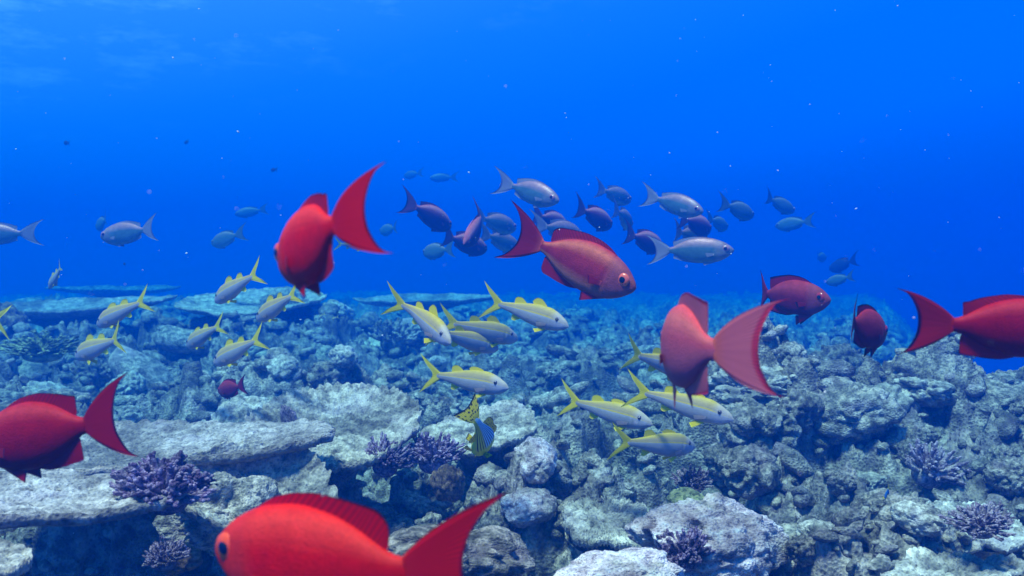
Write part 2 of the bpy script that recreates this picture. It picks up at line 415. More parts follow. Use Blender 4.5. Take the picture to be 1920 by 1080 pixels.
def eye_parts(shape, bend, side, eye_r, parent, mi, mp, name="eye"):
    d = SHAPES[shape]; s0, z0, r = d["eye"]; r = eye_r or r
    W = float(spline(*d["wid"], np.array([s0]))[0]); T = float(spline(*d["top"], np.array([s0]))[0]); B = float(spline(*d["bot"], np.array([s0]))[0])
    zc = T*.45+B*.55; k = (z0-zc)/(T-zc); y0 = W*(max(0, 1-k*k))**0.44
    def dome(rad, y_in, h, n=20, m=7):
        V = [(s0, side*(y0+y_in+h), z0)]; UV = [(0, 0)]
        for i in range(1, m+1):
            q = i/m*math.pi/2
            for j in range(n):
                a = 2*math.pi*j/n
                V.append((s0+rad*math.sin(q)*math.cos(a), side*(y0+y_in+h*math.cos(q)), z0+rad*math.sin(q)*math.sin(a)))
        F = [(0, 1+j, 1+(j+1) % n) for j in range(n)]
        for i in range(m-1):
            for j in range(n):
                p = 1+i*n+j; q_ = 1+i*n+(j+1) % n
                F.append((p, p+n, q_+n, q_))
        F.append(tuple(1+(m-1)*n+j for j in range(n)))
        if side < 0: F = [tuple(reversed(f)) for f in F]
        return bend(np.array(V)), F
    slope = -0.35*W
    V, F = dome(r, -0.010, 0.022); e = obj(name, mesh_np(name, V, F, mi), parent)
    V, F = dome(r*0.64, -0.003, 0.0185); p = obj("pupil", mesh_np("pupil", V, F, mp), e)
    return e

def orient(root, nose, tail, d, FL, away, roll=0.0, up_hint=None):
    """put a fish so that its snout and tail fork are seen at these pixels, centre at depth d, real length FL"""
    px, py = (nose[0]+tail[0])/2, (nose[1]+tail[1])/2
    dx = (nose[0]-tail[0])*d/FPX; dz = -(nose[1]-tail[1])*d/FPX
    dy = math.sqrt(max(0.0, FL*FL - dx*dx - dz*dz))*away
    f = (RIGHT*dx + UP*dz + FWD*dy); f.normalize()
    up = Vector((0, 0, 1)); left = up.cross(f); left.normalize(); up = f.cross(left)
    if roll: 
        R = Matrix.Rotation(roll, 3, f); left = R @ left; up = R @ up
    M = Matrix((f, left, up)).transposed().to_4x4()
    M.translation = at(px, py, d)
    root.matrix_world = M @ Matrix.Scale(FL, 4)

def make_fish(kind, mats, bend=(0, 0), dorsal=1.0, anal=1.0, pelvic=1.0, tail_len=1.0, lod=0, tail_open=1.0, eye_r=None, sides=(1, -1), soft=0.0):
    """returns the root Empty of a new fish with its parts"""
    bd = Bend(math.radians(bend[0]), math.radians(bend[1]))
    root = bpy.data.objects.new({"bigeye": "bigeye_fish", "goatfish": "goatfish", "sweetlips": "sweetlips_fish"}[kind], None)
    root.empty_display_size = 0.1; COL.objects.link(root)
    ns, nr = ((56, 36), (30, 20), (20, 14))[lod]; nu, nv = ((34, 12), (18, 7), (12, 5))[lod]
    V, F, UV = fish_body(kind, bd, ns, nr); obj("body", mesh_np("body", V, F, mats["skin"], UV), root)
    Tp = lambda s: float(spline(*SHAPES[kind]["top"], np.array([s]))[0]); Bt = lambda s: float(spline(*SHAPES[kind]["bot"], np.array([s]))[0])
    def fin(name, A, C, B, m=None, **kw):
        V, F, UV = fin_sheet(A, C, B, bd, nu, nv, **kw); return obj(name, mesh_np(name, V, F, m or mats["fin"], UV), root)
    def back_fin(name, ss, hs, lean, sgn=1, m=None, **kw):
        """a fin along the back (sgn 1) or belly (-1): stations, heights, backward lean at each"""
        f = Tp if sgn > 0 else Bt
        A = [(s, 0, f(s)-sgn*.012) for s in ss]
        B = [(s+l_, 0, f(s)+sgn*h) for s, h, l_ in zip(ss, hs, lean)]
        C = [((a[0]+b[0])/2+.0, 0, (a[2]+b[2])/2) for a, b in zip(A, B)]
        return fin(name, A, C, B, m, **kw)
    if kind == "bigeye":
        k = dorsal
        back_fin("dorsal_fin", [.20, .26, .34, .43, .52, .60, .65, .70, .735], [.004, .030*k, .045*k, .050*k, .055*k, .068*k, .082*k, (.080*k+.02)*(1-.45*soft), .012],
                 [.01, .03, .045, .055, .06, .065, .062, .052, .012], rays=22, wave=.003)
        k = anal
        back_fin("anal_fin", [.42, .48, .55, .61, .66, .70, .735], [.004, .030*k, .045*k, .060*k, .080*k, (.078*k+.015)*(1-.4*soft), .012], [.01, .03, .05, .055, .055, .045, .012], -1, rays=16, wave=.003)
        t, o = tail_len, tail_open
        A = [(.795, 0, .044), (.80, 0, .02), (.80, 0, 0), (.80, 0, -.02), (.795, 0, -.044)]
        B = [(1.0+.145*t, 0, .240*t*o), (1.062, 0, .178*o), (1.012, 0, .108*o), (.990, 0, .045*o), (.985, 0, 0), (.988, 0, -.045*o), (1.008, 0, -.105*o), (1.052, 0, -.168*o), (1.0+.12*t, 0, -.220*t*o)]
        C = [(.925, 0, .175*o), (.92, 0, .115*o), (.90, 0, .062*o), (.89, 0, .03*o), (.89, 0, 0), (.89, 0, -.03*o), (.90, 0, -.06*o), (.92, 0, -.11*o), (.925, 0, -.165*o)]
        fin("tail_fin", A, C, B, t0=.020, t1=.002, rays=26, amp=.002, wave=.002)
        for sd_ in sides:
            z0 = Bt(.22)+.012
            fin("pelvic_fin", [(.19, sd_*.018, z0), (.25, sd_*.024, Bt(.26)+.012)], [(.27, sd_*.03, z0-.04*pelvic), (.29, sd_*.03, z0-.005)],
                [(.36, sd_*.040, z0-.085*pelvic), (.375, sd_*.032, z0-.020*pelvic)], t0=.008, rays=7)
            if lod < 2:
                fin("pectoral_fin", [(.235, sd_*.070, -.045), (.240, sd_*.070, -.080)], [(.28, sd_*.088, -.035), (.28, sd_*.088, -.085)],
                    [(.345, sd_*.098, -.040), (.320, sd_*.094, -.095)], m=mats.get("pec"), t0=.005, rays=7)
    elif kind == "goatfish":
        k = dorsal
        back_fin("first_dorsal_fin", [.30, .33, .36, .40, .44, .47], [.01, .055*k, .058*k, .040*k, .018*k, .004], [.01, .055, .07, .07, .05, .01], rays=8)
        back_fin("second_dorsal_fin", [.56, .59, .62, .66, .70], [.008, .046, .048, .032, .006], [.01, .045, .06, .05, .012], rays=9)
        back_fin("anal_fin", [.60, .63, .66, .70], [.006, .045, .040, .006], [.01, .05, .055, .012], -1, rays=7)
        o = tail_open; t = tail_len
        A = [(.855, 0, .032), (.865, 0, .012), (.868, 0, 0), (.865, 0, -.012), (.855, 0, -.032)]
        B = [(1.0+.12*t, 0, .190*o*t), (1.045, 0, .100*o), (.955, 0, 0), (1.045, 0, -.100*o), (1.0+.12*t, 0, -.190*o*t)]
        C = [(.95, 0, .085*o), (.93, 0, .032*o), (.905, 0, 0), (.93, 0, -.032*o), (.95, 0, -.085*o)]
        fin("tail_fin", A, C, B, t0=.014, t1=.002, rays=22)
        for sd_ in sides:
            z0 = Bt(.28)+.008
            fin("pelvic_fin", [(.26, sd_*.02, z0), (.31, sd_*.024, z0)], [(.30, sd_*.035, z0-.03*pelvic), (.34, sd_*.035, z0-.012)],
                [(.365, sd_*.055, z0-.055*pelvic), (.40, sd_*.045, z0-.028*pelvic)], t0=.007, rays=6)
            if lod < 2:
                fin("pectoral_fin", [(.245, sd_*.062, -.030), (.250, sd_*.062, -.055)], [(.30, sd_*.078, -.030), (.30, sd_*.078, -.065)],
                    [(.36, sd_*.088, -.045), (.34, sd_*.082, -.075)], m=mats.get("pec"), t0=.004, rays=6)
                fin("barbel", [(.035, sd_*.012, Bt(.04)+.004), (.045, sd_*.012, Bt(.05)+.004)], [(.07, sd_*.012, Bt(.07)-.012), (.075, sd_*.012, Bt(.07)-.008)],
                    [(.13, sd_*.012, Bt(.13)-.004), (.132, sd_*.012, Bt(.13)-.002)], m=mats.get("pec"), t0=.005, t1=.003)
    else:
        back_fin("dorsal_fin", [.22, .28, .36, .46, .54, .60, .66, .71, .74], [.008, .06, .065, .045, .055, .075, .08, .06, .01], [.01, .03, .04, .04, .04, .05, .055, .04, .01], rays=22)
        back_fin("anal_fin", [.55, .58, .62, .67], [.008, .075, .06, .01], [.01, .05, .06, .02], -1, rays=9)
        A = [(.84, 0, .044), (.85, 0, 0), (.84, 0, -.044)]
        B = [(1.08, 0, .17), (1.02, 0, 0), (1.06, 0, -.16)]; C = [(.93, 0, .12), (.93, 0, 0), (.93, 0, -.12)]
        fin("tail_fin", A, C, B, t0=.018, t1=.003, rays=20)
        for sd_ in sides:
            z0 = Bt(.27)+.01
            fin("pelvic_fin", [(.25, sd_*.02, z0), (.31, sd_*.026, z0)], [(.30, sd_*.06, z0-.04), (.35, sd_*.05, z0-.02)], [(.40, sd_*.09, z0-.08), (.43, sd_*.07, z0-.03)], t0=.008, rays=6)
            fin("pectoral_fin", [(.23, sd_*.08, -.02), (.24, sd_*.08, -.065)], [(.28, sd_*.13, -.01), (.28, sd_*.12, -.075)], [(.33, sd_*.185, -.02), (.32, sd_*.16, -.09)], t0=.006, rays=8)
    for sd_ in sides:
        eye_parts(kind, bd, sd_, eye_r, root, mats["iris"], M_PUPIL)
    return root

M_PUPIL = simple_mat("pupil_black", (0.004, 0.004, 0.012), 0.12, 0.6, 0.5)
def iris(name, c): return simple_mat(name, c, 0.25, 0.6, 0.3)
R_RED, R_EDGE = (0.62, 0.004, 0.003), (0.10, 0.0, 0.02)
RED = dict(skin=fish_skin("red_skin", [(0.0, (.50, .001, .001)), (0.35, (.62, .002, .001)), (0.62, (.72, .004, .002)), (0.9, (.88, .05, .03)), (1.0, (.74, .012, .006))],
                          head=(.66, .028, .022, .7), blotch=.14), fin=fin_mat("red_fin", (.74, .001, .001), R_EDGE, root=(.74, .006, .002), rays=26, edge_at=.975), iris=iris("orange_iris", (1.0, .09, .01)))
CRIM = dict(skin=fish_skin("crimson_skin", [(0.0, (.22, .001, .004)), (0.4, (.28, .001, .004)), (0.7, (.40, .006, .008)), (0.9, (.56, .04, .035)), (1.0, (.42, .008, .01))], blotch=.16),
            fin=fin_mat("crimson_fin", (.50, .002, .001), (.05, .0, .05), root=(.45, .004, .004), rays=26, edge_at=.965), iris=RED["iris"])
DUSK = dict(skin=fish_skin("dusky_red_skin", [(0.0, (.34, .05, .05)), (0.15, (.48, .16, .10)), (0.35, (.28, .02, .04)), (0.66, (.36, .03, .04)), (0.88, (.70, .17, .09)), (1.0, (.42, .02, .04))],
                          head=(.32, .09, .11, .75), blotch=.22, rough=.48), fin=fin_mat("dusky_fin", (.46, .012, .035), (.09, .0, .05), root=(.72, .10, .08), rays=26, edge_at=.96), iris=iris("coral_iris", (.95, .16, .08)))
DEEP = dict(skin=fish_skin("deep_red_skin", [(0.0, (.14, .008, .02)), (0.5, (.18, .01, .025)), (0.8, (.42, .05, .06)), (1.0, (.36, .03, .04))],
                          head=(.24, .06, .08, .6), blotch=.2), fin=fin_mat("deep_fin", (.32, .005, .02), (.03, .002, .03), rays=22, edge_at=.80), iris=iris("dark_iris", (.45, .03, .03)))
PINK = dict(skin=fish_skin("pink_skin", [(0.0, (.42, .07, .12)), (0.30, (.46, .10, .15)), (0.62, (.60, .09, .12)), (0.86, (.76, .17, .14)), (1.0, (.70, .08, .09))], blotch=.1),
            fin=fin_mat("pink_fin", (.80, .20, .24), (.72, .05, .10), root=(.88, .20, .14), rays=30, edge_at=.88, trans=.45), iris=iris("pink_iris", (.9, .15, .08)))
SILV = dict(skin=fish_skin("silver_skin", [(0.0, (.34, .38, .34)), (0.25, (.13, .22, .22)), (0.60, (.12, .20, .21)), (0.68, (.34, .24, .26)), (0.80, (.66, .30, .31)), (1.0, (.55, .22, .23))],  # blue-green lower flank: the mirrored water is put into the colour
                          head=(.45, .28, .29, .5), blotch=.25, rough=.42, spec=.25, metal=.25), fin=fin_mat("silver_fin", (.55, .42, .50), (.35, .28, .38), rays=20), iris=iris("rosy_iris", (.75, .25, .28)))
GREY = dict(skin=fish_skin("grey_skin", [(0.0, (.16, .26, .24)), (0.6, (.12, .20, .20)), (0.84, (.24, .22, .22)), (1.0, (.45, .30, .30))], blotch=.15, metal=.2),
            fin=fin_mat("grey_fin", (.18, .24, .24), (.12, .15, .18), rays=20), iris=iris("grey_iris", (.3, .25, .25)))
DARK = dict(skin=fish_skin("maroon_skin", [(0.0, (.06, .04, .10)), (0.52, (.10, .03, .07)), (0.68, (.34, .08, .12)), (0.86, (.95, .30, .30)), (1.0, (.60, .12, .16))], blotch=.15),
            fin=fin_mat("maroon_fin", (.40, .10, .13), (.05, .03, .10), rays=20), iris=iris("maroon_iris", (.45, .08, .08)))
SHADOW = dict(skin=fish_skin("inky_skin", [(0.0, (.02, .04, .07)), (1.0, (.05, .05, .08))], blotch=.15), fin=fin_mat("inky_fin", (.03, .04, .07), (.02, .03, .05)), iris=iris("inky_iris", (.1, .08, .08)))  # blue-black skin and fins for the dark fish
YEL = (1.0, .78, .012)
GOAT = dict(skin=fish_skin("goat_skin", [(0.0, (.42, .35, .36)), (0.50, (.38, .37, .40)), (0.60, (.50, .48, .50)), (0.67, (.52, .40, .22)), (0.84, (.52, .39, .16)), (1.0, (.60, .46, .04))],
                          head=(.52, .50, .62, .55), blotch=.07, rough=.42, spec=.25, line=(.61, .66, (.80, .58, .06)), head_to=.22),
            fin=fin_mat("yellow_fin", YEL, (1.0, .85, .03), rays=18, trans=.15), pec=fin_mat("pale_fin", (.75, .62, .62), (.7, .6, .6), rays=12, trans=.6), iris=iris("goat_iris", (.12, .10, .14)))
SWEET = dict(skin=fish_skin("sweetlips_skin", [(0.0, (.85, .80, .10)), (0.30, (.80, .75, .08)), (0.42, (.45, .75, 1.0)), (1.0, (.40, .70, 1.0))], head=(1.0, .92, .03, .92), stripes=((1, 1, 1), (.03, .03, .05), 8.0, 64.0), blotch=.05, head_to=.42),
             fin=fin_mat("spotted_fin", (1.0, .78, .03), (.02, .02, .01), rays=14, spots=(.02, .02, .01), edge_at=.94, trans=.15), iris=iris("yellow_iris", (.7, .6, .1)))

def fish(kind, mats, nose, tail, d, FL, away, label, group=None, cat="fish", bend=(0, 0), roll=0.0, slim=1.0, **kw):
    r = make_fish(kind, mats, bend, **kw)
    orient(r, nose, tail, d, FL, away, math.radians(roll)); r.matrix_world = r.matrix_world @ Matrix.Diagonal((1, 1, slim, 1))
    return tag(r, label, cat, group)
#PART3
# ------------------------------------------------------------------ reef
rng = np.random.default_rng(11)
random.seed(5)
M_FLOOR = reef_mat("reef_floor", (.42, .36, .31), (.20, .18, .16), (.07, .065, .06), (.34, .26, .32), 1.0, 1.0)
M_ROCK = reef_mat("coral_rock", (.48, .41, .35), (.23, .21, .18), (.08, .075, .07), (.38, .28, .36), 1.3, 1.0)
M_PALE = reef_mat("pale_coral", (.60, .54, .47), (.36, .33, .29), (.14, .13, .12), (.52, .44, .50), 1.3, .6)
M_TABLE = reef_mat("table_coral", (.50, .44, .42), (.36, .32, .31), (.18, .16, .16), (.48, .40, .46), 1.6, 1.0, fine=70.0)
M_PURPLE = reef_mat("purple_coral", (.36, .26, .38), (.14, .08, .17), (.045, .025, .07), (.52, .42, .52), 2.2, .5)
M_MAUVE = reef_mat("mauve_coral", (.42, .32, .40), (.20, .14, .20), (.06, .045, .07), (.50, .46, .40), 2.0, .5)
M_BROWN = reef_mat("brown_coral", (.30, .19, .12), (.15, .10, .07), (.05, .035, .025), (.30, .26, .22), 1.6, .6)
M_OLIVE = reef_mat("olive_coral", (.42, .46, .24), (.24, .30, .16), (.08, .10, .06), (.50, .52, .36), 1.6, .6)
M_PINK = reef_mat("pinkish_coral", (.86, .70, .70), (.62, .49, .52), (.26, .19, .22), (.66, .64, .46), 1.5, 1.0)

def sstep(t, a, b):
    t = np.clip((t-a)/(b-a), 0, 1); return t*t*(3-2*t)

MOUNDS = [  # x, y, radius x, radius y, height
    (1.00, 3.70, .34, .30, .36), (1.70, 3.80, .30, .25, .30), (2.15, 3.9, .35, .3, .22), (1.35, 4.1, .4, .3, .16),
    (-.62, 3.05, .50, .42, .16), (-.35, 3.9, .5, .35, .18), (.45, 2.05, .26, .20, .10), (.30, 4.4, .5, .3, .14),
    (-1.35, 4.8, .8, .4, .18), (.95, 2.45, .3, .2, .10), (1.9, 3.0, .5, .35, .10), (-2.8, 6.5, 1.4, .6, .20), (-1.6, 7.4, 1.0, .6, .25),
    (-5.5, 12.0, 3.5, 3.0, .26), (-.9, 12.5, 2.0, 1.5, .12), (.1, 6.0, .8, .5, .15), (1.7, 6.4, .8, .6, .1), (-.3, 8.5, 1.5, .7, .2)]
def macro(x, y):
    z = np.full_like(x, .07) + .16*fbm(np.stack([x*.55, y*.55, 0*x+3], 1), 3, 5)
    for mx, my, rx, ry, h in MOUNDS:
        z = z + h*np.exp(-((x-mx)/rx)**2-((y-my)/ry)**2)
    cav = sstep(-x, .42, .62)*(1-sstep(y, 2.45, 2.8)); z = z - 1.15*cav                      # the hollow under the table corals
    hol = fbm(np.stack([x*1.7, y*1.7, 0*x+31], 1), 4, 77, .6); z = z - .34*sstep(hol, .06, .26)*(1-sstep(y, 10, 16))          # hollows between the coral heads
    z = z - .30*np.exp(-((x-.62)/.22)**2-((y-3.05)/.22)**2) - .22*np.exp(-((x+.30)/.28)**2-((y-4.7)/.25)**2)
    z = z - 4.0*sstep(x-.40*y, .0, 4.0)*sstep(y, 4.1, 6.5)                                   # the reef falls away on the right
    z = z - .055*np.maximum(y-4, 0) - 2.5*sstep(y, 26, 46)
    return z
def height(x, y):
    z = macro(x, y)
    wx = x + .11*fbm(np.stack([x*4, y*4, 0*x], 1), 5, 21, .6); wy = y + .11*fbm(np.stack([x*4, y*4, 0*x+9], 1), 5, 22, .6)
    near = 1-sstep(y, 9, 16)
    for sc, amp, sd_, cut in ((2.4, .20, 31, .60), (5.5, .13, 37, .62), (11.0, .070, 41, .64), (23.0, .032, 43, .68), (47.0, .013, 45, .7)):
        f, rid = worley2(np.stack([wx, wy], 1)*sc, sd_)
        dome = np.sqrt(np.clip(1-(f/cut)**2, 0, 1))
        z = z + amp*(dome*(.25+.95*rid**1.3)-.45)
    z = z + .05*fbm(np.stack([x*8, y*8, 0*x+2], 1), 6, 51, .62)
    return z

ny, nx = 800, 980
t = np.linspace(0, 1, ny); yy = -3 + 4.2*np.clip(t/.06, 0, 1) + np.where(t > .06, (np.exp(np.clip((t-.06)/.94, 0, 1)*math.log(60.0)) - 1)*.85, 0)
u = np.linspace(-1, 1, nx)
YY, UU = np.meshgrid(yy, u, indexing="ij")
XX = UU*(1.6+1.0*np.maximum(YY, 0))
xf, yf = XX.ravel(), YY.ravel()
zf = height(xf, yf)
idx = (np.arange(ny-1)[:, None]*nx + np.arange(nx-1)[None]).ravel()
quads = np.stack([idx, idx+1, idx+nx+1, idx+nx], 1)
floor = obj("sea_floor", mesh_np("sea_floor", np.stack([xf, yf, zf], 1), quads, M_FLOOR)); tag(floor, kind="structure")

def ico(sub):
    import bmesh
    bm = bmesh.new(); bmesh.ops.create_icosphere(bm, subdivisions=sub, radius=1.0)
    v = np.array([q.co[:] for q in bm.verts]); f = np.array([[q.index for q in p.verts] for p in bm.faces]); bm.free()
    return v, f
ICO6, ICO5, ICO3 = ico(6), ico(5), ico(3)

def rock_mesh(name, seed, mat, flat=.75, knob=.20, ks=2.6, small=.07, pits=0.0, base=ICO5):
    v, f = base; p = v.copy(); n = v/np.linalg.norm(v, axis=1, keepdims=True)
    p = p*np.array([1, .85, flat]); o = seed*7.7
    r = 1 + .34*fbm(p*1.1+o, 3, seed)
    w_ = p + .18*np.stack([fbm(p*2+o+q, 2, seed+q) for q in (1, 2, 3)], 1)
    f1, f2 = worley(w_*ks+o, seed+3); r = r + knob*(np.sqrt(np.clip(1-(f1/.75)**2, 0, 1))-.5)
    f1, f2 = worley(w_*ks*2.7+o, seed+4); r = r + small*(np.sqrt(np.clip(1-(f1/.75)**2, 0, 1))-.5)
    f1, f2 = worley(w_*ks*6.5+o, seed+5); r = r + small*.45*(np.sqrt(np.clip(1-(f1/.75)**2, 0, 1))-.5)
    r = r + .07*fbm(p*9+o, 5, seed+8, .62)
    if pits: r = r - pits*sstep(fbm(p*2.3+o*2, 3, seed+9), .12, .38)
    return mesh_np(name, n*np.array([1, .85, flat])*r[:, None], f, UNIT[mat.name])

def branch_mesh(name, seed, mat, n=110, length=.42, rad=.055, spread=1.0, knobs=True):
    """a bush of stubby forking fingers growing from one low base; radius about 1"""
    r = random.Random(seed); V, F = [], []
    def tube(p0, p1, r0, r1, seg=8, rings=6):
        b = sum(len(x) for x in V); ax = (p1-p0); ln = ax.length; ax.normalize()
        a = ax.orthogonal().normalized(); c = ax.cross(a); pts = []
        for i in range(rings+3):
            if i < rings: q = i/(rings-1); k = r0+(r1-r0)*q; k *= 1+.16*math.sin(q*9+b); h = q
            else: q = (i-rings+1)/3.2*math.pi/2; k = r1*math.cos(q)*1.08; h = 1+math.sin(q)*r1/ln
            for j in range(seg):
                th = 2*math.pi*j/seg; pts.append(p0+ax*(ln*h)+(a*math.cos(th)+c*math.sin(th))*k)
        m = rings+3
        for i in range(m-1):
            for j in range(seg):
                F.append((b+i*seg+j, b+i*seg+(j+1) % seg, b+(i+1)*seg+(j+1) % seg, b+(i+1)*seg+j))
        F.append(tuple(b+(m-1)*seg+j for j in range(seg))); V.append(pts)
    for k in range(n):
        z = 1-(k+.5)/n*.95; a = k*2.39996+r.uniform(-.3, .3); s = math.sqrt(max(0, 1-z*z))
        d = Vector((s*math.cos(a)*spread, s*math.sin(a)*spread, z*.85+.12)).normalized()
        lob = math.sin(a*3+seed)*.14+math.sin(a*5+z*7+seed*2)*.12
        rr = r.uniform(.78, 1.08)+lob; p0 = d*.25; p1 = d*(rr-length*.5)
        tube(p0, p1, rad*1.3, rad*1.05)
        for q in range(r.choice((2, 3, 3, 4)) if knobs else 1):
            e = (d + Vector((r.uniform(-1, 1), r.uniform(-1, 1), r.uniform(-.4, 1)))*.50).normalized()
            p2 = p1 + e*length*r.uniform(.35, .62); tube(p1, p2, rad*.95, rad*r.uniform(.62, .85), rings=4)
            if r.random() < .35:
                e2 = (e+Vector((r.uniform(-1, 1), r.uniform(-1, 1), r.uniform(-.2, 1)))*.7).normalized(); tube(p1+(p2-p1)*.5, p2+e2*length*.22, rad*.8, rad*.6, rings=3)
    core = ico(3); nb = sum(len(x) for x in V)
    allv = np.array([list(p) for x in V for p in x]); cv = core[0]*np.array([.5, .5, .42])
    return mesh_np(name, np.concatenate([allv, cv]), F+[tuple(int(i)+nb for i in q) for q in core[1]], UNIT[mat.name])

def table_parts(name, mat, rx, ry, seed, thick=.015, dish=.05, stalk=.4, ragged=.16, off=(0, 0), nr_=70, nth=240, notch=None, ridges=0.0, stalk_r=.10):
    """a plate of fused branchlets: ragged rim, nubbly top, thin edge, on a short stalk"""
    root = bpy.data.objects.new(name, None); root.empty_display_size = .1; COL.objects.link(root)
    th = np.linspace(0, 2*np.pi, nth, endpoint=False)
    R = 1 + ragged*fbm(np.stack([np.cos(th)*1.5+seed, np.sin(th)*1.5, 0*th], 1), 3, seed) + .035*fbm(np.stack([np.cos(th)*14+seed, np.sin(th)*14, 0*th], 1), 3, seed+1)
    f_, rid = worley2(np.stack([np.cos(th)*12, np.sin(th)*12], 1), seed+2); R = R + .03*(np.sqrt(np.clip(1-(f_/.7)**2, 0, 1))-.4)
    if notch:      # (direction, width, depth): a bay eaten into the plate
        dd = np.angle(np.exp(1j*(th-notch[0]))); R = R*(1-notch[2]*np.exp(-(dd/notch[1])**2))
    q = np.linspace(0, 1, nr_)**.8
    Q, TH = np.meshgrid(q, th, indexing="ij"); RR = R[None]
    x = Q*RR*rx*np.cos(TH); y = Q*RR*ry*np.sin(TH)
    pr = np.stack([x.ravel(), y.ravel(), 0*x.ravel()+seed], 1)
    f1, _ = worley2(pr[:, :2]*55, seed+4); f2, _ = worley2(pr[:, :2]*24, seed+6)
    nub = .012*np.sqrt(np.clip(1-(f1/.75)**2, 0, 1)) + .010*np.sqrt(np.clip(1-(f2/.8)**2, 0, 1))
    zt = (dish*Q**2 + .5*dish*Q**6).ravel() + .030*fbm(pr*3.2, 3, seed+5) + nub
    if ridges: zt = zt + ridges*np.abs(np.sin(TH*36+3*fbm(pr*4, 2, seed).reshape(Q.shape))).ravel()*np.clip(Q.ravel(), .1, 1)
    tk = (thick*(1-.55*Q**2)).ravel()
    zb = zt - nub - tk - .10*np.exp(-(Q.ravel()/.28)**2)
    V = np.concatenate([np.stack([x.ravel(), y.ravel(), zt], 1), np.stack([x.ravel()*.985, y.ravel()*.985, zb], 1)])
    n0 = nr_*nth; F = []
    for i in range(nr_-1):
        a = i*nth+np.arange(nth); b = i*nth+(np.arange(nth)+1) % nth
        F.append(np.stack([a, a+nth, b+nth, b], 1)); F.append(np.stack([n0+a, n0+b, n0+b+nth, n0+a+nth], 1))
    a = (nr_-1)*nth+np.arange(nth); b = (nr_-1)*nth+(np.arange(nth)+1) % nth; F.append(np.stack([a, n0+a, n0+b, b], 1))
    pl = obj("plate", mesh_np("plate", V, np.concatenate(F), mat), root)
    # stalk
    m, n = 26, 36; zz = np.linspace(0, 1, m); T2 = np.linspace(0, 2*np.pi, n, endpoint=False); Z2, A2 = np.meshgrid(zz, T2, indexing="ij")
    rr = stalk_r*(1+1.3*np.abs(Z2-.45)**1.6*.9); P = np.stack([(rr*np.cos(A2)).ravel(), (rr*np.sin(A2)).ravel(), (-stalk*(Z2)).ravel()], 1)
    k = 1+.35*fbm(P*6+seed, 4, seed+9); P[:, 0] = P[:, 0]*k*rx/max(rx, ry)+off[0]; P[:, 1] = P[:, 1]*k*ry/max(rx, ry)+off[1]; P[:, 2] -= thick*.6
    i0 = (np.arange(m-1)[:, None]*n+np.arange(n)[None]).ravel(); i1 = (np.arange(m-1)[:, None]*n+(np.arange(n)[None]+1) % n).ravel()
    obj("stalk", mesh_np("stalk", P, np.stack([i0, i1, i1+n, i0+n], 1), M_ROCK), root)
    return root

def place(o, p, rot=(0, 0, 0), s=None):
    o.location = p; o.rotation_euler = tuple(math.radians(a) for a in rot)
    if s is not None: o.scale = (s, s, s) if isinstance(s, (int, float)) else s
    return o

def gz(x, y): return float(height(np.array([float(x)]), np.array([float(y)]))[0])

# --- table corals
def table(label, p, rot=(0, 0, 0), mat=M_TABLE, name="table_coral", **kw):
    r = table_parts(name, mat, **kw); place(r, p, rot); return tag(r, label, "coral", "flat table corals on the reef")
table("broad pale table coral under the cut-off red fish, dark hollow below its ragged edge", (-1.32, 1.80, .40), (-3, 3, 14), rx=.66, ry=.23, seed=3, stalk=.7, ridges=.004, dish=.015, off=(-.25, .06), notch=(math.radians(82), .55, .42))
table("long pale grey table coral behind the purple finger coral, with a ragged front edge", (-1.18, 2.46, .335), (-1, -2, 8), rx=.70, ry=.30, seed=8, stalk=.5, ridges=.004, dish=.02, off=(.1, .1))
table("pale sloping ridged plate coral beside the dark purple bushes, lilac at its top", (-.60, 2.90, .285), (9, 2, -12), mat=M_PALE, name="plate_coral", rx=.30, ry=.36, seed=12, stalk=.35, dish=.03, ridges=.012)
table("small buff coral ledge jutting into the dark hollow at the bottom corner", at(-40, 1045, 1.62), (0, 4, -20), mat=M_PALE, dish=0.0, rx=.10, ry=.07, seed=15, stalk=.4, stalk_r=.07)
table("ragged grey coral shelf between the purple finger coral and the front red fish", (-.66, 2.28, .26), (22, 10, 20), mat=M_PALE, rx=.20, ry=.18, seed=17, stalk=.4, ragged=.3)
table("wide pale shelf coral far off behind the yellow tail at the left edge", at(110, 592, 7.4), (2, -3, 6), rx=.95, ry=.50, seed=21, stalk=.5, nr_=40, nth=160)
table("pale shelf coral behind the two goatfish left of the red fish", at(470, 582, 7.4), (4, -2, 12), mat=M_PALE, rx=.62, ry=.62, seed=23, stalk=.5, nr_=40, nth=160)
table("thin faint shelf coral on the hazy skyline above the left goatfish", at(215, 550, 13.5), (1, 0, 5), mat=M_ROCK, rx=1.0, ry=.4, seed=25, stalk=.5, nr_=30, nth=120)
table("thin faint shelf coral behind the steepest goatfish", at(800, 572, 10.0), (1, -1, 0), rx=.8, ry=.4, seed=27, stalk=.5, nr_=30, nth=120)
table("flat pale round plate low on the rubble under the small blue fish", (1.30, 2.45, .15), (10, 3, 20), mat=M_PALE, rx=.17, ry=.13, seed=31, stalk=.15, dish=.004, ragged=.42, thick=.014, ridges=.006)
table("flat pale plate at the bottom right among the rubble", (1.02, 2.02, .165), (8, -4, 10), mat=M_PALE, rx=.17, ry=.10, seed=33, stalk=.15, dish=.004, ragged=.42, thick=.014, ridges=.006)
table("brownish flat plate running out at the bottom right corner", (1.40, 1.90, .155), (4, 6, -15), mat=M_ROCK, rx=.24, ry=.10, seed=35, stalk=.15, dish=.004, ragged=.42, thick=.014)
table("flat ridged grey plate coral in the rubble right of the front red tail", (.27, 2.52, .13), (14, 0, 0), mat=M_PALE, rx=.13, ry=.14, seed=37, stalk=.12, dish=.004, ragged=.42, thick=.014, ridges=.010)
